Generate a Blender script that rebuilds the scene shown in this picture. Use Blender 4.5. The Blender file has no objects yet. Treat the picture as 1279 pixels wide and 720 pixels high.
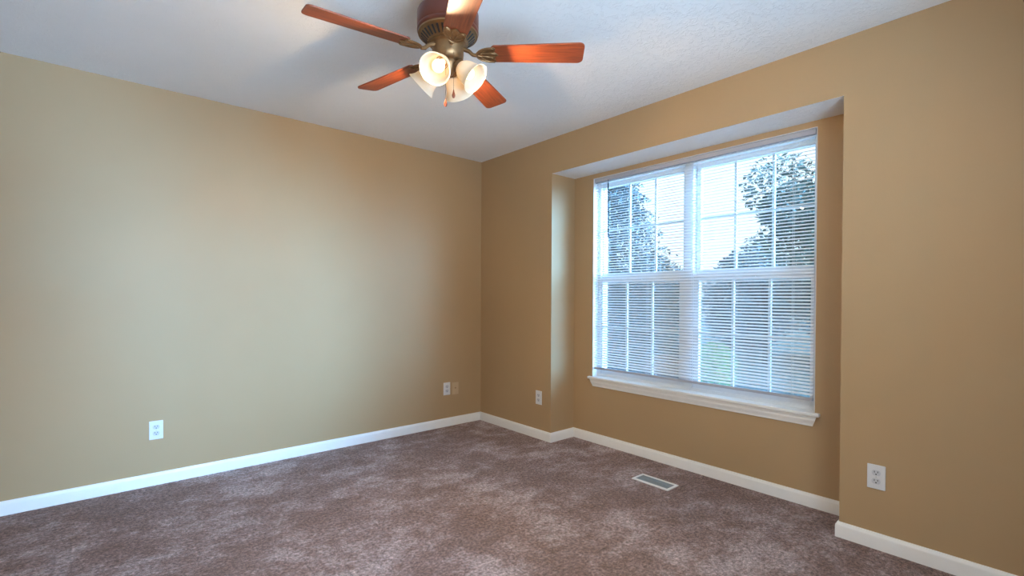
import bpy, bmesh, math, random
from mathutils import Vector, Matrix
R = math.radians
PI = math.pi
scene = bpy.context.scene
COL = scene.collection

# ------------------------------------------------------------------ camera
CAM = Vector((-2.7593, -3.6785, 1.1678))
F_PX, YAW, PITCH, ROLL = 603.76, R(49.4463), R(-0.5339), R(0.2804)
fw = Vector((math.cos(PITCH) * math.cos(YAW), math.cos(PITCH) * math.sin(YAW), math.sin(PITCH)))
rt = fw.cross(Vector((0, 0, 1))).normalized()
up = rt.cross(fw)
r2 = rt * math.cos(ROLL) + up * math.sin(ROLL)
u2 = -rt * math.sin(ROLL) + up * math.cos(ROLL)
cd = bpy.data.cameras.new('camera')
cam = bpy.data.objects.new('camera', cd)
COL.objects.link(cam)
cam.matrix_world = Matrix(((r2.x, u2.x, -fw.x, CAM.x), (r2.y, u2.y, -fw.y, CAM.y), (r2.z, u2.z, -fw.z, CAM.z), (0, 0, 0, 1)))
cd.sensor_fit = 'HORIZONTAL'
cd.sensor_width = 36
cd.lens = F_PX / 1279 * 36
cd.shift_y = 16.69 / 1279
cd.clip_start = 0.02
scene.camera = cam

# ------------------------------------------------------------------ light and exposure
SKY = (0.70, 0.87, 1.0)
SKY_STRENGTH = 1.8
BULB_STRENGTH = 3.6
LAMP_WATTS = 17.0
EXPOSURE = 0.08
w = bpy.data.worlds.new('overcast_sky')
scene.world = w
w.use_nodes = True
bg = w.node_tree.nodes['Background']
bg.inputs['Color'].default_value = (*SKY, 1)
bg.inputs['Strength'].default_value = SKY_STRENGTH
scene.view_settings.view_transform = 'Standard'
scene.view_settings.look = 'None'
scene.view_settings.gamma = 1
scene.view_settings.use_curve_mapping = False
scene.view_settings.exposure = EXPOSURE

pd = bpy.data.lights.new('window_portal', 'AREA')
pd.shape = 'RECTANGLE'
pd.size = 1.62
pd.size_y = 1.62
pd.cycles.is_portal = True
po = bpy.data.objects.new('window_portal', pd)
COL.objects.link(po)
po.location = (0.46, -1.938, 1.32)
po.rotation_euler = (0, R(90), 0)     # -Z axis of the lamp looks towards -X, into the room

GLOW_STRENGTH = 70.0
gd = bpy.data.lights.new('bright_low_sky', 'SUN')
gd.energy = GLOW_STRENGTH
gd.angle = R(62)
gd.color = (0.23, 0.55, 1.0)
go = bpy.data.objects.new('bright_low_sky', gd)
COL.objects.link(go)
go.rotation_euler = Vector((1.0, -2.0, 0.30)).to_track_quat('Z', 'Y').to_euler()   # bright side of the overcast, entering by the bay window

def area(name, loc, rot, sx, sy, power, col):
    d = bpy.data.lights.new(name, 'AREA'); d.shape = 'RECTANGLE'; d.size = sx; d.size_y = sy
    d.energy = power; d.color = col
    o = bpy.data.objects.new(name, d); COL.objects.link(o)
    o.location = loc; o.rotation_euler = rot
# added fill lamps: outside the added rear window and in the added hall
area('front_window_fill', (-2.05, -4.36, 1.35), (R(90), 0, 0), 1.6, 1.5, 47.0, (0.80, 0.83, 0.80))
area('ceiling_fill', (-2.05, -5.15, 0.15), (R(145), 0, 0), 3.0, 1.2, 320.0, (0.38, 0.66, 1.0))      # added lamp below that window, aimed up to brighten the ceiling
area('hall_fill', (-4.60, -2.3, 1.2), (0, R(-90), 0), 1.9, 0.8, 8.0, (1.0, 0.86, 0.68))  # added lamp for warm fill on the window wall

# ------------------------------------------------------------------ dimensions
H = 2.44
XL, YF = -3.42, -4.08               # hidden walls behind the camera
RY1, RY2, RD, RH = -0.939, -2.931, 0.271, 2.156      # recess: sides, depth, soffit height
YC = -1.938
OY1, OY2, OZ1, OZ2 = YC + 0.7975, YC - 0.7975, 0.512, 2.121   # window opening

# ------------------------------------------------------------------ materials
def mat(name):
    m = bpy.data.materials.new(name)
    m.use_nodes = True
    nt = m.node_tree
    return m, nt, nt.nodes['Principled BSDF']

def N(nt, t, **kw):
    n = nt.nodes.new(t)
    for k, v in kw.items():
        if k in n.inputs:
            n.inputs[k].default_value = v
        else:
            setattr(n, k, v)
    return n

def coords(nt):
    return N(nt, 'ShaderNodeTexCoord').outputs['Object']

def noise(nt, scale, detail=4, rough=0.6, vec=None, dist=0.0):
    n = N(nt, 'ShaderNodeTexNoise', Scale=scale, Detail=detail, Roughness=rough, Distortion=dist)
    nt.links.new(vec if vec is not None else coords(nt), n.inputs['Vector'])
    return n.outputs['Fac']

def ramp(nt, fac, stops):
    n = N(nt, 'ShaderNodeValToRGB')
    e = n.color_ramp.elements
    while len(e) < len(stops):
        e.new(0.5)
    for i, (p, c) in enumerate(stops):
        e[i].position = p
        e[i].color = (*c, 1) if len(c) == 3 else c
    nt.links.new(fac, n.inputs['Fac'])
    return n.outputs['Color']

def bump(nt, b, h, strength, dist):
    n = N(nt, 'ShaderNodeBump', Strength=strength, Distance=dist)
    nt.links.new(h, n.inputs['Height'])
    nt.links.new(n.outputs['Normal'], b.inputs['Normal'])
    return n

def simple(name, col, rough=0.5, metal=0.0, var=0.04, scale=20, spec=0.5, bstr=0.0, bdist=0.001):
    m, nt, b = mat(name)
    f = noise(nt, scale)
    c1 = tuple(max(0, c * (1 - var)) for c in col)
    c2 = tuple(min(1, c * (1 + var)) for c in col)
    nt.links.new(ramp(nt, f, [(0.3, c1), (0.7, c2)]), b.inputs['Base Color'])
    b.inputs['Roughness'].default_value = rough
    b.inputs['Metallic'].default_value = metal
    b.inputs['Specular IOR Level'].default_value = spec
    if bstr:
        bump(nt, b, noise(nt, scale * 6), bstr, bdist)
    return m

M = {}
# eggshell wall paint with roller stipple
m, nt, b = mat('tan_wall_paint')
nt.links.new(ramp(nt, noise(nt, 1.3, 3), [(0.3, (0.400, 0.276, 0.152)), (0.7, (0.420, 0.291, 0.161))]), b.inputs['Base Color'])
b.inputs['Roughness'].default_value = 0.55
b.inputs['Specular IOR Level'].default_value = 0.25
bump(nt, b, noise(nt, 260, 3), 0.12, 0.001)
M['wall'] = m
# slap-brush textured ceiling
m, nt, b = mat('textured_ceiling_paint')
nt.links.new(ramp(nt, noise(nt, 2, 3), [(0.3, (0.82, 0.825, 0.82)), (0.7, (0.85, 0.85, 0.845))]), b.inputs['Base Color'])
b.inputs['Roughness'].default_value = 0.9
b.inputs['Specular IOR Level'].default_value = 0.1
v1 = noise(nt, 26, 6, 0.65, dist=1.6)
v2 = ramp(nt, v1, [(0.50, (0, 0, 0)), (0.62, (1, 1, 1))])
bump(nt, b, v2, 0.45, 0.004)
M['ceiling'] = m
M['trim'] = simple('white_trim_paint', (0.80, 0.80, 0.79), 0.35, var=0.015)
M['vinyl'] = simple('white_window_vinyl', (0.74, 0.75, 0.76), 0.35, var=0.01)
M['slat'] = simple('white_blind_slat', (0.82, 0.83, 0.85), 0.4, var=0.01)
M['rail'] = simple('shaded_white_blind_rail', (0.42, 0.42, 0.46), 0.4, var=0.01)  # white rail, the shade on its face put into the colour
M['cord'] = simple('white_cord', (0.72, 0.73, 0.75), 0.7)
M['wand'] = simple('smoky_wand', (0.005, 0.006, 0.008), 0.6, spec=.03)
M['plate'] = simple('white_outlet_plastic', (0.66, 0.67, 0.69), 0.35, var=0.01)
M['device'] = simple('white_receptacle_plastic', (0.52, 0.54, 0.58), 0.35, var=0.01)
M['tanplate'] = simple('painted_over_tan_plate', (0.50, 0.36, 0.22), 0.5, var=0.03)
M['black'] = simple('dark_slot', (0.02, 0.02, 0.02), 0.6)
M['steel'] = simple('screw_steel', (0.55, 0.55, 0.55), 0.35, metal=1)
M['housing'] = simple('mahogany_motor_enamel', (0.105, 0.021, 0.009), 0.36, var=0.15, scale=8)
M['bronze'] = simple('antique_brass', (0.26, 0.15, 0.07), 0.42, metal=0.85, var=0.2, scale=30)
M['duct'] = simple('grey_register_louver', (0.30, 0.34, 0.36), 0.45, metal=0.3)
M['outerwall'] = simple('blocker_siding', (0.55, 0.55, 0.52), 0.8)
M['bark'] = simple('tree_bark', (0.09, 0.065, 0.05), 0.9, var=0.3)

# carpet pile: fibre speckle, brushed patches where the pile lies the other way
m, nt, b = mat('brown_cut_pile_carpet')
co = coords(nt)
mp = N(nt, 'ShaderNodeMapping')
mp.inputs['Rotation'].default_value = (0, 0, R(35))
mp.inputs['Scale'].default_value = (1.0, 1.35, 1.0)
nt.links.new(co, mp.inputs['Vector'])
lay = noise(nt, 1.9, 10, 0.78, mp.outputs['Vector'], 0.15)
lay2 = noise(nt, 9.0, 8, 0.8, co, 0.1)
spk = noise(nt, 62, 6, 0.92, co)
big = ramp(nt, lay, [(0.44, (0, 0, 0)), (0.59, (1, 1, 1))])
mid = ramp(nt, lay2, [(0.36, (0, 0, 0)), (0.66, (1, 1, 1))])
mx = N(nt, 'ShaderNodeMix', data_type='FLOAT')
mx.inputs[0].default_value = 0.42
nt.links.new(big, mx.inputs[2]); nt.links.new(mid, mx.inputs[3])
base = ramp(nt, mx.outputs[0], [(0.0, (0.185, 0.10, 0.076)), (0.45, (0.30, 0.198, 0.18)), (1.0, (0.55, 0.465, 0.48))])
sp = ramp(nt, spk, [(0.37, (0.20, 0.15, 0.13)), (0.5, (0.95, 0.93, 0.92)), (0.62, (2.1, 2.1, 2.1))])
mul = N(nt, 'ShaderNodeMix', data_type='RGBA', blend_type='MULTIPLY')
mul.inputs[0].default_value = 1
nt.links.new(base, mul.inputs[6]); nt.links.new(sp, mul.inputs[7])
nt.links.new(mul.outputs[2], b.inputs['Base Color'])
b.inputs['Roughness'].default_value = 1
b.inputs['Specular IOR Level'].default_value = 0.0
b.inputs['Sheen Weight'].default_value = 0.25
b.inputs['Sheen Roughness'].default_value = 0.5
bump(nt, b, spk, 1.0, 0.012)
M['carpet'] = m

# cherry blade wood: long grain along local X
m, nt, b = mat('cherry_blade_wood')
co = coords(nt)
mp = N(nt, 'ShaderNodeMapping')
mp.inputs['Scale'].default_value = (2.0, 26.0, 4.0)
nt.links.new(co, mp.inputs['Vector'])
g = noise(nt, 4.0, 6, 0.6, mp.outputs['Vector'], 0.4)
nt.links.new(ramp(nt, g, [(0.28, (0.12, 0.022, 0.008)), (0.5, (0.22, 0.045, 0.014)), (0.72, (0.32, 0.075, 0.024))]), b.inputs['Base Color'])
b.inputs['Roughness'].default_value = 0.42
M['blade'] = m

# thin window glass: clear with a Fresnel mirror
def glass(name, tint, rough=0.0):
    m = bpy.data.materials.new(name)
    m.use_nodes = True
    nt = m.node_tree
    nt.nodes.remove(nt.nodes['Principled BSDF'])
    tr = N(nt, 'ShaderNodeBsdfTransparent'); tr.inputs['Color'].default_value = (*tint, 1)
    gl = N(nt, 'ShaderNodeBsdfGlossy'); gl.inputs['Roughness'].default_value = rough
    ge = N(nt, 'ShaderNodeNewGeometry')                 # Schlick reflectance, the same from both faces of the pane
    dt = N(nt, 'ShaderNodeVectorMath', operation='DOT_PRODUCT')
    nt.links.new(ge.outputs['Normal'], dt.inputs[0]); nt.links.new(ge.outputs['Incoming'], dt.inputs[1])
    ab = N(nt, 'ShaderNodeMath', operation='ABSOLUTE'); nt.links.new(dt.outputs['Value'], ab.inputs[0])
    om = N(nt, 'ShaderNodeMath', operation='SUBTRACT'); om.inputs[0].default_value = 1; nt.links.new(ab.outputs[0], om.inputs[1])
    pw_ = N(nt, 'ShaderNodeMath', operation='POWER'); pw_.inputs[1].default_value = 5; nt.links.new(om.outputs[0], pw_.inputs[0])
    fr = N(nt, 'ShaderNodeMath', operation='MULTIPLY_ADD'); fr.inputs[1].default_value = .94; fr.inputs[2].default_value = .04
    nt.links.new(pw_.outputs[0], fr.inputs[0])
    mxs = N(nt, 'ShaderNodeMixShader')
    nt.links.new(fr.outputs[0], mxs.inputs[0])
    nt.links.new(tr.outputs[0], mxs.inputs[1]); nt.links.new(gl.outputs[0], mxs.inputs[2])
    nt.links.new(mxs.outputs[0], nt.nodes['Material Output'].inputs[0])
    return m
M['glass'] = glass('window_glass', (0.93, 0.96, 0.96))
# insect screen: fine grey mesh, half open
m = bpy.data.materials.new('insect_screen_mesh'); m.use_nodes = True; nt = m.node_tree
nt.nodes.remove(nt.nodes['Principled BSDF'])
tr = N(nt, 'ShaderNodeBsdfTransparent'); df = N(nt, 'ShaderNodeBsdfDiffuse'); df.inputs['Color'].default_value = (0.22, 0.24, 0.26, 1)
mxs = N(nt, 'ShaderNodeMixShader'); mxs.inputs[0].default_value = 0.28
nt.links.new(tr.outputs[0], mxs.inputs[1]); nt.links.new(df.outputs[0], mxs.inputs[2])
nt.links.new(mxs.outputs[0], nt.nodes['Material Output'].inputs[0])
M['screen'] = m
# frosted lamp shade glass
m = bpy.data.materials.new('frosted_shade_glass'); m.use_nodes = True; nt = m.node_tree
nt.nodes.remove(nt.nodes['Principled BSDF'])
tl = N(nt, 'ShaderNodeBsdfTranslucent'); tl.inputs['Color'].default_value = (0.95, 0.84, 0.66, 1)
df = N(nt, 'ShaderNodeBsdfDiffuse'); df.inputs['Color'].default_value = (0.88, 0.80, 0.66, 1)
mxs = N(nt, 'ShaderNodeMixShader'); mxs.inputs[0].default_value = 0.5
nt.links.new(tl.outputs[0], mxs.inputs[1]); nt.links.new(df.outputs[0], mxs.inputs[2])
nt.links.new(mxs.outputs[0], nt.nodes['Material Output'].inputs[0])
M['shade'] = m
m = bpy.data.materials.new('glowing_bulb'); m.use_nodes = True; nt = m.node_tree
nt.nodes.remove(nt.nodes['Principled BSDF'])
em = N(nt, 'ShaderNodeEmission'); em.inputs['Color'].default_value = (1.0, 0.68, 0.38, 1); em.inputs['Strength'].default_value = BULB_STRENGTH
nt.links.new(em.outputs[0], nt.nodes['Material Output'].inputs[0])
M['bulb'] = m

def leafmat(name, c1, c2):
    m, nt, b = mat(name)
    nt.links.new(ramp(nt, noise(nt, 3.0, 4), [(0.3, c1), (0.7, c2)]), b.inputs['Base Color'])
    b.inputs['Roughness'].default_value = 0.7
    b.inputs['Specular IOR Level'].default_value = 0.2
    return m
M['spruce'] = leafmat('blue_green_needles', (0.06, 0.085, 0.095), (0.15, 0.185, 0.20))
M['leaf'] = leafmat('dark_green_leaves', (0.045, 0.075, 0.065), (0.13, 0.17, 0.15))
M['pale_leaf'] = leafmat('pale_grey_green_leaves', (0.12, 0.15, 0.16), (0.24, 0.28, 0.29))
M['lime'] = leafmat('lime_green_leaves', (0.22, 0.40, 0.12), (0.32, 0.52, 0.20))
M['pinkleaf'] = leafmat('pinkish_bloom', (0.42, 0.30, 0.28), (0.56, 0.42, 0.40))
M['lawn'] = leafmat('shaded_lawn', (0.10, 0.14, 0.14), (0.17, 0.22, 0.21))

# ------------------------------------------------------------------ mesh helpers
class MB:
    def __init__(s): s.v = []; s.f = []; s.mi = []
    def add(s, vs, fs, mi=0):
        o = len(s.v); s.v += [tuple(v) for v in vs]
        s.f += [tuple(i + o for i in f) for f in fs]; s.mi += [mi] * len(fs)
        return s
    def box(s, x0, x1, y0, y1, z0, z1, mi=0, fm=None):
        x0, x1 = sorted((x0, x1)); y0, y1 = sorted((y0, y1)); z0, z1 = sorted((z0, z1))
        vs = [(x, y, z) for z in (z0, z1) for y in (y0, y1) for x in (x0, x1)]
        fs = [(0, 2, 3, 1), (4, 5, 7, 6), (0, 1, 5, 4), (2, 6, 7, 3), (0, 4, 6, 2), (1, 3, 7, 5)]  # bottom top -y +y -x +x
        s.add(vs, fs, mi)
        if fm:
            for k, i in fm.items(): s.mi[len(s.mi) - 6 + k] = i
        return s
    def tube(s, pts, r, n=8, closed=False, mi=0):
        pts = [Vector(p) for p in pts]; k = len(pts); vs = []; fs = []
        rr = r if isinstance(r, (list, tuple)) else [r] * k
        prev = None
        for i, p in enumerate(pts):
            a = pts[(i - 1) % k] if (closed or i > 0) else p
            c = pts[(i + 1) % k] if (closed or i < k - 1) else p
            t = (c - a).normalized()
            ref = prev if prev is not None else (Vector((0, 0, 1)) if abs(t.z) < 0.9 else Vector((1, 0, 0)))
            u = t.cross(ref).cross(t).normalized() if prev is not None else t.cross(ref).normalized()
            if u.length < 1e-6: u = t.orthogonal().normalized()
            prev = u; v = t.cross(u)
            for j in range(n):
                a2 = 2 * PI * j / n
                vs.append(p + (u * math.cos(a2) + v * math.sin(a2)) * rr[i])
        m_ = k if closed else k - 1
        for i in range(m_):
            for j in range(n):
                a_ = i * n + j; b_ = i * n + (j + 1) % n; c_ = ((i + 1) % k) * n + (j + 1) % n; d_ = ((i + 1) % k) * n + j
                fs.append((a_, b_, c_, d_))
        if not closed:
            fs.append(tuple(range(n - 1, -1, -1))); fs.append(tuple((k - 1) * n + j for j in range(n)))
        return s.add(vs, fs, mi)
    def lathe(s, prof, n=48, closed=False, T=None, mi=0):
        """prof: (r, z) list revolved round Z"""
        vs = []; fs = []; k = len(prof)
        for r_, z in prof:
            for j in range(n):
                a = 2 * PI * j / n; vs.append(Vector((r_ * math.cos(a), r_ * math.sin(a), z)))
        for i in range(k if closed else k - 1):
            for j in range(n):
                fs.append((i * n + j, i * n + (j + 1) % n, ((i + 1) % k) * n + (j + 1) % n, ((i + 1) % k) * n + j))
        if not closed:
            if prof[0][0] > 1e-5: fs.append(tuple(range(n - 1, -1, -1)))
            if prof[-1][0] > 1e-5: fs.append(tuple((k - 1) * n + j for j in range(n)))
        if T is not None: vs = [T @ v for v in vs]
        return s.add(vs, fs, mi)
    def prism(s, outline, z0, z1, mi=0, T=None):
        n = len(outline)
        vs = [Vector((x, y, z0)) for x, y in outline] + [Vector((x, y, z1)) for x, y in outline]
        fs = [tuple(range(n - 1, -1, -1)), tuple(range(n, 2 * n))] + [(i, (i + 1) % n, n + (i + 1) % n, n + i) for i in range(n)]
        if T is not None: vs = [T @ v for v in vs]
        return s.add(vs, fs, mi)
    def sweep(s, path, prof, caps=True, mi=0):
        """prof (offset to the right of travel, z) carried along a 2D path with mitred corners"""
        P = [Vector(p) for p in path]; k = len(P); m_ = len(prof); vs = []
        for i, p in enumerate(P):
            ns = []
            if i > 0: d = (p - P[i - 1]).normalized(); ns.append(Vector((d.y, -d.x)))
            if i < k - 1: d = (P[i + 1] - p).normalized(); ns.append(Vector((d.y, -d.x)))
            if len(ns) == 2:
                b_ = (ns[0] + ns[1]); b_ = b_ / (1 + ns[0].dot(ns[1]))
            else: b_ = ns[0]
            for o, z in prof: vs.append((p.x + b_.x * o, p.y + b_.y * o, z))
        fs = []
        for i in range(k - 1):
            for j in range(m_):
                fs.append((i * m_ + j, (i + 1) * m_ + j, (i + 1) * m_ + (j + 1) % m_, i * m_ + (j + 1) % m_))
        if caps: fs.append(tuple(range(m_))); fs.append(tuple((k - 1) * m_ + j for j in range(m_ - 1, -1, -1)))
        return s.add(vs, fs, mi)
    def build(s, name, mats, parent=None, smooth=False, bevel=0.0, segs=2, fix=True):
        me = bpy.data.meshes.new(name)
        me.from_pydata(s.v, [], s.f)
        if not isinstance(mats, (list, tuple)): mats = [mats]
        for m_ in mats: me.materials.append(m_)
        me.polygons.foreach_set('material_index', s.mi)
        if fix:
            bm = bmesh.new(); bm.from_mesh(me)
            bmesh.ops.recalc_face_normals(bm, faces=bm.faces)
            bm.to_mesh(me); bm.free()
        o = bpy.data.objects.new(name, me)
        COL.objects.link(o)
        if parent: o.parent = parent
        if smooth:
            me.polygons.foreach_set('use_smooth', [True] * len(me.polygons))
            me.set_sharp_from_angle(angle=R(38))
        if bevel:
            bv = o.modifiers.new('bevel', 'BEVEL'); bv.width = bevel; bv.segments = segs; bv.limit_method = 'ANGLE'; bv.angle_limit = R(40)
        me.update()
        return o

def tag(o, label=None, cat=None, group=None, kind=None):
    if label: o['label'] = label
    if cat: o['category'] = cat
    if group: o['group'] = group
    if kind: o['kind'] = kind
    return o

def empty(name, loc, rot=(0, 0, 0)):
    o = bpy.data.objects.new(name, None)
    o.empty_display_size = 0.05
    COL.objects.link(o)
    o.location = loc; o.rotation_euler = rot
    return o

def copy_tree(o, parent=None):
    c = o.copy(); COL.objects.link(c); c.parent = parent
    for ch in list(o.children): copy_tree(ch, c)
    return c

# ------------------------------------------------------------------ room shell
T_ = 0.12
tag(MB().box(XL - .1, RD + .02, YF - .1, 0.1, -0.12, 0).build('floor', M['carpet']), 'brown mottled cut pile carpet with lighter brushed patches', 'floor', kind='structure')
tag(MB().box(XL - T_, 0.12, YF - T_, T_, H, H + .12).build('ceiling', M['ceiling']), 'white slap-brush textured ceiling', 'ceiling', kind='structure')
tag(MB().box(XL - T_, 0.0, 0, T_, 0, H).build('wall_back', M['wall']), 'plain tan painted wall at the left of the picture', 'wall', kind='structure')
DY0, DY1, DH = -2.72, -1.90, 2.03          # doorway added in wall_left to let fill light in
wl = MB().box(XL - T_, XL, DY1, 0, 0, H).box(XL - T_, XL, YF, DY0, 0, H).box(XL - T_, XL, DY0, DY1, DH, H)
tag(wl.build('wall_left', M['wall']), 'plain tan wall with an added doorway, behind the camera to the left', 'wall', kind='structure')
hl = MB().box(-4.75, XL - T_, DY0 - .35, DY0 - .25, 0, H).box(-4.75, XL - T_, DY1 + .25, DY1 + .35, 0, H).box(-4.75, -4.65, DY0 - .25, DY1 + .25, 0, H)  # unseen hall, added only to house the warm fill lamp
tag(hl.build('wall_added_hall', M['wall']), 'tan walls of the hall added beyond the added doorway', 'wall', kind='structure')
tag(MB().box(-4.75, XL - T_ , DY0 - .35, DY1 + .35, H, H + .1).build('ceiling_added_hall', M['ceiling']), 'ceiling of the added hall', 'ceiling', kind='structure')
tag(MB().box(-4.75, XL - .1, DY0 - .35, DY1 + .35, -.12, 0).build('floor_added_hall', M['carpet']), 'carpet of the added hall', 'floor', kind='structure')
cs = MB()
for xx in (XL, XL - T_ - .015):
    cs.box(xx, xx + .015, DY0 - .057, DY0, 0, DH + .057).box(xx, xx + .015, DY1, DY1 + .057, 0, DH + .057).box(xx, xx + .015, DY0, DY1, DH, DH + .057)
cs.box(XL - T_, XL, DY0, DY0 + .015, 0, DH).box(XL - T_, XL, DY1 - .015, DY1, 0, DH).box(XL - T_, XL, DY0 + .015, DY1 - .015, DH - .015, DH)
tag(cs.build('added_doorway', M['trim'], bevel=.003), 'white cased doorway added to let hall fill light in', 'doorway', kind='structure')
WX0, WX1, WZ0, WZ1 = -2.85, -1.25, .60, 2.10          # window added in wall_front to let fill light in
wf = MB().box(XL - T_, WX0, YF - T_, YF, 0, H).box(WX1, 0.12, YF - T_, YF, 0, H).box(WX0, WX1, YF - T_, YF, 0, WZ0).box(WX0, WX1, YF - T_, YF, WZ1, H)
tag(wf.build('wall_front', M['wall']), 'plain tan wall with an added window, behind the camera', 'wall', kind='structure')
w2 = MB()
ya_, yb_ = YF - .10, YF - .05
w2.box(WX0, WX0 + .05, ya_, yb_, WZ0, WZ1).box(WX1 - .05, WX1, ya_, yb_, WZ0, WZ1).box(WX0 + .05, WX1 - .05, ya_, yb_, WZ0, WZ0 + .05).box(WX0 + .05, WX1 - .05, ya_, yb_, WZ1 - .05, WZ1)
w2.box((WX0 + WX1) / 2 - .03, (WX0 + WX1) / 2 + .03, ya_, yb_, WZ0 + .05, WZ1 - .05).box(WX0 - .03, WX1 + .03, YF - .05, YF + .03, WZ0 - .02, WZ0)
tag(w2.build('added_window', M['trim'], bevel=.002), 'white framed window added behind the camera for fill light', 'window', kind='structure')
wr = MB()
wr.box(0, RD + .16, RY1, T_, 0, H)                       # left of the window bay
wr.box(0, RD + .16, YF, RY2, 0, H)                       # right of the window bay
wr.box(0, RD + .16, RY2, RY1, RH, H, fm={0: 1})          # header, its underside white
X0, X1 = RD, RD + .16
wr.box(X0, X1, RY2, OY2, 0, RH)
wr.box(X0, X1, OY1, RY1, 0, RH)
wr.box(X0, X1, OY2, OY1, 0, OZ1)
wr.box(X0, X1, OY2, OY1, OZ2, RH)
tag(wr.build('wall_right', [M['wall'], M['ceiling']], fix=False), 'tan painted window wall with a recessed bay under a white soffit', 'wall', kind='structure')

BB = [(0, 0), (0.014, 0), (0.014, 0.056), (0.0125, 0.063), (0.009, 0.068), (0.007, 0.0735), (0.004, 0.0745), (0, 0.0745)]
def baseboard(name, path, label):
    tag(MB().sweep(path, BB).build(name, M['trim'], smooth=True), label, 'baseboard', kind='structure')
baseboard('baseboard_right', [(0, 0), (0, RY1), (RD, RY1), (RD, RY2), (0, RY2), (0, YF)], 'white baseboard following the window wall into the bay')
baseboard('baseboard_back', [(XL, 0), (0, 0)], 'white baseboard along the long tan wall at the left')
baseboard('baseboard_left', [(XL, DY1 + .057), (XL, 0)], 'white baseboard between the added doorway and the long tan wall')
baseboard('baseboard_left_rear', [(XL, YF), (XL, DY0 - .057)], 'white baseboard on the other side of the added doorway')
baseboard('baseboard_front', [(0, YF), (XL, YF)], 'white baseboard on the wall behind the camera')

# ------------------------------------------------------------------ window
win = tag(empty('window_1', (RD, YC, OZ1)), 'white double double-hung window with grilles in the recessed bay', 'window', kind='structure')
def W(mb, name, m, parent=win, **kw):           # built in world metres, hung on the window
    loc = Vector((RD, YC, OZ1))
    mb.v = [tuple(Vector(v) - loc) for v in mb.v]
    return mb.build(name, m, parent, **kw)
jl = MB()
jl.box(RD - .001, RD + .06, OY1 - .004, OY1, OZ1, OZ2); jl.box(RD - .001, RD + .06, OY2, OY2 + .004, OZ1, OZ2)
jl.box(RD - .001, RD + .06, OY2 + .004, OY1 - .004, OZ2 - .004, OZ2)
W(jl, 'jamb', M['vinyl'])
FZ0, FZ1 = 0.53, OZ2 - .004
fr = MB()
fx0, fx1 = 0.330, 0.415
for s in (1, -1):
    y = YC + s * .7935
    fr.box(fx0, fx1, y, y - s * .026, FZ0, FZ1)
    fr.box(fx0 + .03, fx1, y - s * .026, y - s * .032, FZ0, FZ1)
    fr.box(fx0, fx1, YC + s * .030, YC + s * .0005, FZ0, FZ1)
fr.box(fx0 - .004, fx0 + .006, YC - .022, YC + .022, FZ0, FZ1)      # mullion cover strip
fr.box(fx0, fx1, OY2 + .03, OY1 - .03, FZ1 - .03, FZ1)
fr.box(fx0, fx1, OY2 + .03, OY1 - .03, FZ0, FZ0 + .022)
W(fr, 'window_frame', M['vinyl'], bevel=.0015)
def sash(side, upper):
    c = YC + side * .4115
    if upper: xg, z0, z1, hw, gz0, gz1, sw = .387, 1.322, FZ1 - .028, .3775, 1.362, 2.052, .0305
    else: xg, z0, z1, hw, gz0, gz1, sw = .352, FZ0 + .02, 1.326, .3790, .580, 1.284, .040
    s = MB()
    a, b_ = xg - .016, xg + .016
    y0, y1 = c - hw, c + hw
    s.box(a, b_, y0, y0 + sw, z0, z1); s.box(a, b_, y1 - sw, y1, z0, z1)
    s.box(a, b_, y0 + sw, y1 - sw, z0, gz0); s.box(a, b_, y0 + sw, y1 - sw, gz1, z1)
    o = W(s, 'sash', M['vinyl'], bevel=.002)
    o['label'] = ('upper ' if upper else 'lower ') + ('left' if side > 0 else 'right') + ' sash'
    ya, yb = y0 + sw, y1 - sw
    g = MB()
    for k in (1, 2):
        y = ya + (yb - ya) * k / 3
        g.box(xg - .007, xg + .007, y - .008, y + .008, gz0, gz1)
    zm = (gz0 + gz1) / 2
    for k in range(3):
        u0 = ya + (yb - ya) * k / 3 + (.008 if k else 0); u1 = ya + (yb - ya) * (k + 1) / 3 - (.008 if k < 2 else 0)
        g.box(xg - .007, xg + .007, u0, u1, zm - .008, zm + .008)
    W(g, 'muntin_grille', M['vinyl'], o)
    p = MB().box(xg - .0085, xg - .0082, ya, yb, gz0, gz1)
    W(p, 'glass_pane', M['glass'], o)
    if not upper:
        l = MB().box(a - .014, a, c - .035, c + .035, gz1 + .012, gz1 + .022).box(a - .014, a - .010, c - .035, c + .035, gz1 + .005, gz1 + .012)
        W(l, 'sash_lift', M['vinyl'], o, bevel=.001)
        W(MB().box(.4085, .4088, y0 + .01, y1 - .01, FZ0 + .03, 1.33), 'insect_screen', M['screen'], o)
    else:
        pass
for side in (1, -1):
    for u_ in (True, False): sash(side, u_)
# stool and apron
st = MB()
st.box(RD - .032, RD, YC + .826, YC - .826, .512, .531).box(RD, .331, OY1 - .004, OY2 + .004, .5125, .5305)
W(st, 'window_stool', M['trim'], bevel=.004, segs=3)
ap = MB()
prof = [(0, .512), (.019, .512), (.019, .500), (.0165, .497), (.0165, .486), (.014, .478), (.010, .468), (.0085, .462), (.0085, .456), (.006, .452), (0, .451)]
na = len(prof); vs = []
for e, s_ in ((0, 1), (1, -1)):
    for d, z in prof:
        vs.append((RD - d, YC + s_ * (.812 - (.512 - z) * .28 - (.019 - d) * .5), z))
ap.add(vs, [tuple(range(na)), tuple(range(2 * na - 1, na - 1, -1))] + [(i, (i + 1) % na, na + (i + 1) % na, na + i) for i in range(na)])
W(ap, 'apron', M['trim'])

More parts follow.
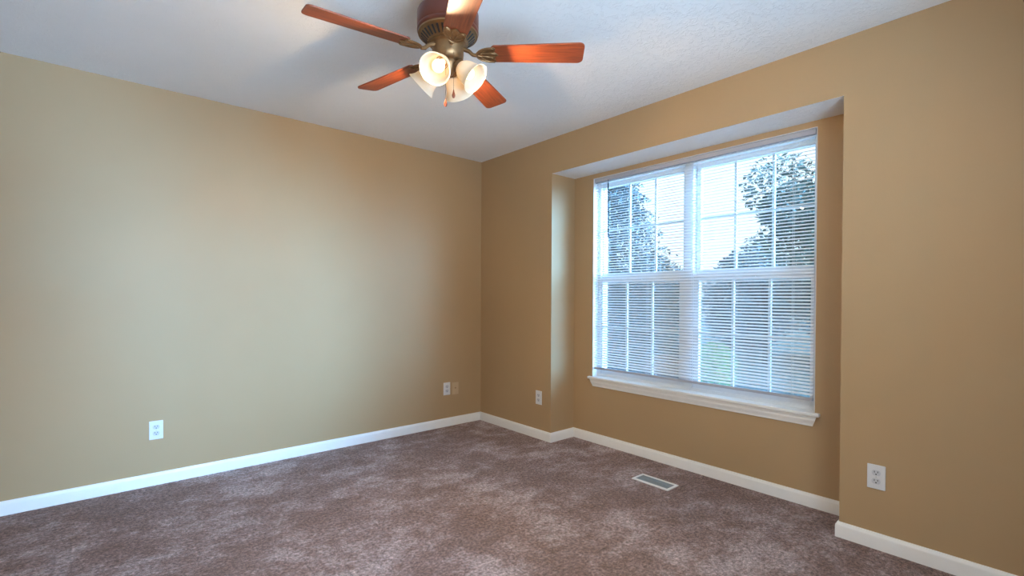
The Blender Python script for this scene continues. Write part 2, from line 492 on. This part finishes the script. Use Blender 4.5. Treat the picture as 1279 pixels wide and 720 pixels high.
# ------------------------------------------------------------------ blind (inside mount, one wide blind over both windows)
BX = 0.2875
bl = tag(empty('window_blind', (BX, YC, OZ2 - .004)), 'wide white horizontal mini blind lowered over the double window', 'blind')
def B(mb, name, m, parent=bl, **kw):
    loc = Vector((BX, YC, OZ2 - .004))
    mb.v = [tuple(Vector(v) - loc) for v in mb.v]
    return mb.build(name, m, parent, **kw)
BY0, BY1 = OY2 + .010, OY1 - .010
B(MB().box(BX - .0145, BX + .0125, BY0, BY1, 2.086, 2.115), 'headrail', M['rail'], bevel=.002)
sl = MB()
TILT = R(20)
z = .626; pitch = .0196; random.seed(3)
while z < 2.082:
    t = TILT + random.uniform(-1, 1) * R(.8); seg = 5; ring = []
    for i in range(seg + 1):
        u = -1 + 2 * i / seg
        x = u * .0125; h = .0036 * (1 - u * u)
        ring.append((x * math.cos(t) - h * math.sin(t), x * math.sin(t) + h * math.cos(t)))
    vs = [(BX + a, BY0 + .004, z + h) for a, h in ring] + [(BX + a, BY1 - .004, z + h) for a, h in ring]
    n_ = seg + 1
    sl.add(vs, [(i, i + 1, n_ + i + 1, n_ + i) for i in range(seg)])
    z += pitch
B(sl, 'slats', M['slat'], smooth=True, fix=False)
B(MB().box(BX - .0125, BX + .0125, BY0 + .003, BY1 - .003, .590, .608), 'bottom_rail', M['rail'], bevel=.004, segs=3)
for y in (-1.262, -1.641, -2.002, -2.287, -2.613):
    c = MB()
    for dx in (-.0133, .0133): c.tube([(BX + dx, y, .600), (BX + dx, y, 2.09)], .0007, 5)
    c.tube([(BX, y + .004, .604), (BX, y + .004, 2.09)], .0006, 5)
    B(c, 'ladder_cord', M['cord'])
wd = MB().tube([(BX - .022, -1.291, 2.088), (BX - .0225, -1.292, 2.06)], .002, 6).tube([(BX - .0225, -1.292, 2.062), (BX - .0225, -1.296, 1.635)], .0052, 6)
B(wd, 'tilt_wand', M['wand'])

# ------------------------------------------------------------------ ceiling fan
FX, FY = -1.6906, -2.0266
fan = tag(empty('ceiling_fan', (FX, FY, H)), 'five-blade cherry and bronze ceiling fan with four lit bell shades', 'ceiling fan')
zf = lambda z: z - H
def L(prof, name, m, parent=fan, **kw):
    return MB().lathe([(r, zf(z)) for r, z in prof], 64).build(name, m, parent, smooth=True, **kw)
L([(0, 2.4395), (.070, 2.4395), (.070, 2.425), (.064, 2.400), (.058, 2.385), (.058, 2.335), (0, 2.335)], 'canopy', M['housing'])
L([(0, 2.345), (.062, 2.345), (.064, 2.335), (.072, 2.326), (.104, 2.316), (.118, 2.306), (.1225, 2.296), (.1225, 2.243), (.120, 2.238), (.1225, 2.233), (.1225, 2.226), (.118, 2.220), (0, 2.220)], 'motor_housing', M['housing'])
# slotted vent ring below the motor: cone with raised ribs
vr = MB().lathe([(.1185, zf(2.2215)), (.1185, zf(2.214)), (.112, zf(2.212)), (.108, zf(2.210)), (.080, zf(2.185)), (.074, zf(2.181)), (.070, zf(2.181)), (.070, zf(2.2215))], 64, closed=True)
vo = vr.build('vent_ring', M['bronze'], fan, smooth=True)
sv = MB()
for k in range(32):
    a = 2 * PI * k / 32
    T = Matrix.Rotation(a, 4, 'Z')
    p0, p1 = Vector((.1065, 0, zf(2.2085))), Vector((.0815, 0, zf(2.1862)))
    wv = .0042
    d = (p1 - p0).normalized(); nrm = Vector((-d.z, 0, d.x)); nrm = nrm if nrm.z < 0 else -nrm
    q = []
    for p in (p0, p1):
        ww = wv if p is p0 else wv * .75
        for s_ in (-1, 1):
            for e in (.0002, .0013): q.append(T @ (p + Vector((0, s_ * ww, 0)) + nrm * e))
    sv.add(q, [(1, 3, 7, 5), (0, 4, 6, 2), (0, 1, 5, 4), (2, 6, 7, 3), (0, 2, 3, 1), (4, 5, 7, 6)])
sv.build('vent_slots', M['black'], vo)
L([(0, 2.182), (.074, 2.182), (.075, 2.176), (.066, 2.172), (.063, 2.168), (.063, 2.140), (.061, 2.126), (.053, 2.114), (.040, 2.108), (0, 2.108)], 'switch_housing', M['bronze'])
L([(0, 2.112), (.040, 2.112), (.041, 2.100), (.034, 2.092), (.030, 2.075), (.022, 2.062), (.012, 2.055), (.008, 2.046), (0, 2.043)], 'light_fitter', M['bronze'])

def blade_outline():
    x0, x1 = .172, .543
    pts = []
    # scalloped root
    pts += [(x0 + .012, -.046), (x0 + .002, -.036), (x0 + .010, -.018), (x0 - .004, 0), (x0 + .010, .018), (x0 + .002, .036), (x0 + .012, .046)]
    rr = .022
    hw = .056
    for i in range(7):
        a = PI / 2 - i * PI / 12
        pts.append((x1 - rr + rr * math.cos(a) , hw - rr + rr * math.sin(a)))
    for i in range(7):
        a = -i * PI / 12
        pts.append((x1 - rr + rr * math.cos(a), -hw + rr + rr * math.sin(a)))
    return pts
bo = blade_outline()
blade = MB().prism(bo, -.003, .003).build('blade', M['blade'], fan, bevel=.0012)
br = MB()
def loop(cx, cy, rx, ry, ang, n=20):
    o = []
    for i in range(n):
        t = 2 * PI * i / n
        x = rx * math.cos(t); y = ry * math.sin(t) * (0.72 + .28 * math.cos(t))
        o.append((cx + x * math.cos(ang) - y * math.sin(ang), cy + x * math.sin(ang) + y * math.cos(ang), -.0066))
    return o
plate = [(.176 + .062 * math.cos(R(t)), .041 * math.sin(R(t))) for t in range(90, 271, 12)]
plate += [(.184, -.042), (.191, -.034), (.188, -.024), (.182, -.017), (.192, -.010), (.201, 0), (.192, .010), (.182, .017), (.188, .024), (.191, .034), (.184, .042)]
br.prism(plate, -.0060, -.0031)
br.tube([(x, y, -.0062) for x, y in plate], .0024, 6, closed=True)
br.tube(loop(.158, 0, .038, .014, 0), .0021, 6, closed=True)
br.tube(loop(.158, .020, .028, .016, R(24)), .0021, 6, closed=True)
br.tube(loop(.158, -.020, .028, .016, R(-24)), .0021, 6, closed=True)
br.tube([(.116, 0, -.007), (.100, 0, -.004), (.085, 0, .012), (.062, 0, .022)], [.007, .0075, .008, .009], 8)
brk = br.build('blade_bracket', M['bronze'], blade, smooth=True)
sc = MB()
for (x, y) in ((.176, .030), (.176, -.030), (.190, 0)): sc.lathe([(0, -.0098), (.003, -.0092), (.0035, -.0062)], 10, T=Matrix.Translation((x, y, 0)))
PA = [173.72, 245.72, 317.72, 29.72, 101.72]
for i, a in enumerate(PA):
    o = blade if i == 0 else copy_tree(blade, fan)
    o.location = (0, 0, zf(2.141))
    o.rotation_euler = (R(-12), 0, R(a))

def lamp(a):
    # local frame: +Z runs from the neck towards the mouth
    ax = Vector((math.cos(a) * .76, math.sin(a) * .76, -.65)).normalized()
    base = Vector((.046 * math.cos(a), .046 * math.sin(a), zf(2.0905)))
    q = Vector((0, 0, 1)).rotation_difference(ax)
    return base, q
shade = MB().lathe([(.021, .004), (.026, .012), (.036, .026), (.0425, .044), (.0455, .062), (.050, .078), (.0585, .092), (.0625, .0965),
                    (.0610, .0975), (.0565, .0935), (.0480, .0800), (.0432, .062), (.0403, .044), (.0338, .027), (.0240, .014), (.0195, .006)], 48, closed=True).build('lamp_shade', M['shade'], fan, smooth=True)
MB().lathe([(0, -.020), (.010, -.020), (.013, -.012), (.0245, -.004), (.0262, .006), (.0255, .016), (.0225, .016), (.0215, .006), (0, .004)], 32).build('socket_cup', M['bronze'], shade, smooth=True)
bp = [(0, .0045), (.012, .0045), (.0125, .022), (.015, .030), (.021, .040), (.0245, .050), (.0245, .060), (.020, .071), (.011, .078), (0, .080)]
MB().lathe(bp, 24).build('light_bulb', M['bulb'], shade, smooth=True)
MB().tube([(0, 0, -.018), (0, 0, -.032)], .008, 12).build('lamp_arm', M['bronze'], shade, smooth=True)
def lamp_light(parent):
    d = bpy.data.lights.new('lamp_light', 'SPOT'); d.energy = LAMP_WATTS; d.color = (1.0, 0.70, 0.40)
    d.spot_size = R(172); d.spot_blend = 0.25; d.shadow_soft_size = 0.012
    o = bpy.data.objects.new('lamp_light', d); COL.objects.link(o); o.parent = parent
    o.location = (0, 0, .0935); o.rotation_euler = (PI, 0, 0)      # shines out of the mouth of the shade
lamp_light(shade)
for i, a in enumerate((212.8, 302.8, 32.8, 122.8)):
    o = shade if i == 0 else copy_tree(shade, fan)
    base, q = lamp(R(a))
    o.location = base
    o.rotation_mode = 'QUATERNION'; o.rotation_quaternion = q

# pull chains (hang from the switch housing on the camera side)
for (dx, dy, zb, ln) in ((-.012, -.060, 1.955, 'shorter pull chain with a wooden bob'), (-.0405, -.0470, 1.918, 'longer pull chain with a wooden bob')):
    z1 = 2.128
    ch = MB()
    zz = z1
    ch.tube([(dx, dy, zf(z1)), (dx, dy, zf(zb + .020))], .0007, 5)
    while zz > zb + .02:
        ch.lathe([(0, -.0012), (.0011, -.0006), (.0012, 0), (.0011, .0006), (0, .0012)], 6, T=Matrix.Translation((dx, dy, zf(zz))))
        zz -= .0055
    c = ch.build('pull_chain', M['bronze'], fan, smooth=True)
    MB().lathe([(0, zf(zb) - .012), (.004, zf(zb) - .010), (.0065, zf(zb) - .003), (.0062, zf(zb) + .002), (.003, zf(zb) + .013), (.0018, zf(zb) + .021), (0, zf(zb) + .022)], 16, T=Matrix.Translation((dx, dy, 0))).build('chain_bob', M['blade'], c, smooth=True)

# ------------------------------------------------------------------ outlets (local: plate in XZ plane, facing -Y)
def rounded(w_, h_, r, n=4):
    o = []
    for cx, cy, a0 in ((w_ - r, h_ - r, 0), (-w_ + r, h_ - r, 90), (-w_ + r, -h_ + r, 180), (w_ - r, -h_ + r, 270)):
        for i in range(n + 1):
            a = R(a0 + 90 * i / n); o.append((cx + r * math.cos(a), cy + r * math.sin(a)))
    return o
TX = Matrix.Rotation(R(90), 4, 'X')      # prism Z -> -Y
def outlet(kind, label, pos, rz, group='white electrical outlets low on the walls'):
    root = tag(empty('wall_outlet', pos, (0, 0, rz)), label, 'outlet', group)
    pl = MB().prism(rounded(.0352, .0565, .003), 0.0, .005, T=TX)
    pl.build('cover_plate', M['plate'], root, bevel=.0018)
    for s in (1, -1):
        f = [(.0165 * math.cos(t) * 1.03, max(-.0125, min(.0125, .0165 * math.sin(t)))) for t in [2 * PI * i / 28 for i in range(28)]]
        r_ = MB().prism(f, .0045, .0068, T=Matrix.Translation((0, 0, s * .0195)) @ TX).build('receptacle', M['device'], root)
        sl_ = MB()
        for x in (-.0065, .0065): sl_.box(x - .0013, x + .0013, -.0072, -.0060, s * .0195 + .0005, s * .0195 + .0085)
        sl_.prism([(.003 * math.cos(t), .003 * math.sin(t)) for t in [2 * PI * i / 12 for i in range(12)]], .0060, .0072, T=Matrix.Translation((0, 0, s * .0195 - .0065)) @ TX)
        sl_.build('contact_slots', M['black'], r_)
    MB().lathe([(0, .0046), (.0032, .0046), (.003, .0062), (0, .0066)], 12, T=TX).build('plate_screw', M['steel'], root)
    return root
outlet(0, 'white outlet plate alone near the left end of the long tan wall', (-2.491, 0, .337), 0)
outlet(0, 'small-looking white outlet plate beside the tan jack plate near the corner', (-.380, 0, .338), 0)
outlet(0, 'white outlet plate on the narrow wall between the corner and the bay', (0, -.802, .338), R(-90))
outlet(0, 'white outlet plate on the tan wall right of the window bay', (0, -3.078, .335), R(-90))
jk = tag(empty('jack_plate', (-.290, 0, .332)), 'tan painted-over jack plate just right of a white outlet near the corner', 'wall plate')
MB().prism(rounded(.0352, .055, .003), 0, .005, T=TX).build('cover_plate', M['tanplate'], jk, bevel=.0018)
MB().prism([(.005 * math.cos(t), .005 * math.sin(t)) for t in [2 * PI * i / 16 for i in range(16)]], .0048, .010, T=Matrix.Translation((0, 0, .004)) @ TX).build('coax_jack', M['bronze'], jk)

# ------------------------------------------------------------------ floor register
vx0, vx1, vy0, vy1 = -.158, -.036, -2.090, -1.830
vc = ((vx0 + vx1) / 2, (vy0 + vy1) / 2)
reg = tag(empty('floor_register', (vc[0], vc[1], 0)), 'white framed rectangular floor register set in carpet below the window', 'floor vent')
hx, hy = (vx1 - vx0) / 2, (vy1 - vy0) / 2
f = MB()
fwid = .016
zt = .0085
f.box(-hx, hx, -hy, -hy + fwid, 0.0005, zt); f.box(-hx, hx, hy - fwid, hy, 0.0005, zt)
f.box(-hx, -hx + fwid, -hy + fwid, hy - fwid, 0.0005, zt); f.box(hx - fwid, hx, -hy + fwid, hy - fwid, 0.0005, zt)
f.build('register_frame', M['trim'], reg, bevel=.002)
l = MB()
n_ = 26
for k in range(n_):
    y = -hy + fwid + (2 * hy - 2 * fwid) * (k + .5) / n_
    T = Matrix.Translation((0, y, .0045)) @ Matrix.Rotation(R(38), 4, 'X')
    q = MB().box(-hx + fwid, hx - fwid, -.0028, .0028, -.0004, .0004)
    l.add([T @ Vector(v) for v in q.v], q.f)
l.box(-.0015, .0015, -hy + fwid, hy - fwid, .0060, .0070)
l.build('louvers', M['duct'], reg)
MB().box(-hx + fwid, hx - fwid, -hy + fwid, hy - fwid, .0004, .0012).build('damper', M['duct'], reg)

# ------------------------------------------------------------------ outside
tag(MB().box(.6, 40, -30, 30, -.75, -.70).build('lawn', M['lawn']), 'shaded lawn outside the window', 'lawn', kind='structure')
tag(MB().box(.46, 5.2, -7, 5, -.70, -.66).build('reflector', simple('pale_concrete', (.62, .62, .60), .8)), 'pale concrete patio added unseen below the window to bounce sky light', 'reflector', kind='structure')  # unseen slab added to bounce sky light up to the ceiling
pw = MB().box(-.55, -.35, -26, YF - T_, -.75, 2.62).box(-5.2, -.35, -7.5, YF - T_, 2.62, 2.72)  # unseen roof and wall added to block sky light at the added window
tag(pw.build('trim_blocker', M['outerwall']), 'porch roof and side wall added outside the added window to keep sky light out', 'blocker', kind='structure')
GZ = -.70
def crown(mb, c, rad, n, size, rng, shape='ball', h=0):
    for _ in range(n):
        if shape == 'ball':
            while True:
                p = Vector((rng.uniform(-1, 1), rng.uniform(-1, 1), rng.uniform(-1, 1)))
                if .25 < p.length < 1: break
            p = Vector((p.x * rad[0], p.y * rad[1], p.z * rad[2])) + Vector(c)
        else:                                        # conifer: whorls of drooping boughs
            t = rng.random() ** 1.35
            a = rng.uniform(0, 2 * PI); lay_ = (t * 14) % 1
            rmax = rad[0] * (1 - t) * (.72 + .4 * (1 - lay_)) + .08
            rr = rmax * math.sqrt(rng.random())
            p = Vector((rr * math.cos(a), rr * math.sin(a), h * t - .22 * rr)) + Vector(c)
        d = Vector((rng.gauss(0, 1), rng.gauss(0, 1), rng.gauss(0, .6))).normalized()
        e = d.cross(Vector((rng.gauss(0, 1), rng.gauss(0, 1), rng.gauss(0, 1)))).normalized()
        s = size * rng.uniform(.6, 1.4)
        mb.add([p - d * s, p + e * s * .38 + d * s * .1, p + d * s, p - e * s * .38 + d * s * .1], [(0, 1, 2, 3)])
def tree(name, label, cat, x, y, kind, m, h, rx, n, size, seed, trunk=True, z0=None):
    rng = random.Random(seed)
    root = tag(empty(name, (x, y, GZ)), label, cat, None)
    mb = MB()
    if kind == 'conifer':
        crown(mb, (0, 0, .35), (rx,), n, size, rng, 'cone', h - .35)
        MB().tube([(0, 0, -.1), (0, 0, h * .5), (0, 0, h * .97)], [.14, .08, .015], 8).build('trunk', M['bark'], root)
    elif kind == 'tree':
        blobs = [(rng.uniform(-.55, .55) * rx, rng.uniform(-.6, .6) * rx, h * rng.uniform(.36, .86)) for _ in range(16)]
        for b_ in blobs:
            q = rng.uniform(.28, .45) * rx
            crown(mb, b_, (q, q, q * .9), n // 16, size, rng)
        t = MB().tube([(0, 0, -.1), (.05, 0, h * .35), (0, .05, h * .75)], [.13, .09, .03], 8)
        for b_ in blobs[:8]: t.tube([(0.03, 0, h * .32), (b_[0] * .5, b_[1] * .5, (b_[2] + h * .3) / 2), b_], [.05, .03, .01], 6)
        t.build('trunk', M['bark'], root)
    else:
        crown(mb, (0, 0, h * .5), (rx, rx, h * .55), n, size, rng)
        t = MB()
        for k in range(5):
            a = k * 1.3; t.tube([(0, 0, -.05), (rx * .4 * math.cos(a), rx * .4 * math.sin(a), h * .6)], [.03, .008], 6)
        t.build('stems', M['bark'], root)
    mb.build('foliage', m, root, fix=False)
    return root
tree('spruce_tree', 'tall blue-green evergreen outside the left window half', 'tree', 8.2, 4.75, 'conifer', M['spruce'], 6.4, 2.9, 26000, .062, 1)
tree('leafy_tree', 'tall dark leafy tree outside the right end of the window', 'tree', 8.0, -.75, 'tree', M['leaf'], 4.9, 1.75, 17000, .058, 2)
tree('leafy_tree', 'small pale tree between the evergreen and the tall tree outside', 'tree', 11.2, 1.85, 'tree', M['pale_leaf'], 3.8, 1.3, 8000, .06, 5)
hz = [(14.5, 10.3, 3.5, 1.6, 'spruce', 'far left grey-green bush outside'), (14.2, 7.35, 3.4, 1.5, 'pale_leaf', 'pale bush behind the tall evergreen outside'),
      (14.9, 4.05, 3.35, 1.55, 'spruce', 'grey-green bush outside right of the evergreen'), (14.5, .55, 3.3, 1.55, 'pale_leaf', 'pale bush outside left of the tall dark tree'),
      (14.4, -2.5, 3.5, 1.6, 'leaf', 'dark bush outside behind the tall dark tree'), (14.5, -5.7, 3.6, 1.6, 'leaf', 'dark bush outside at the far right of the window')]
for i, (x, y, h, r_, k, lb) in enumerate(hz):
    tree('hedge_bush', lb, 'bush', x, y, 'bush', M[k], h, r_, 9000, .075, 20 + i)
tree('garden_shrub', 'round lime green shrub outside, right of the window mullion', 'shrub', 6.6, 1.05, 'bush', M['lime'], .95, .48, 2600, .045, 40)
tree('garden_shrub', 'round pinkish flowering shrub outside, left of the window mullion', 'shrub', 6.4, 2.02, 'bush', M['pinkleaf'], .62, .42, 2000, .045, 41)
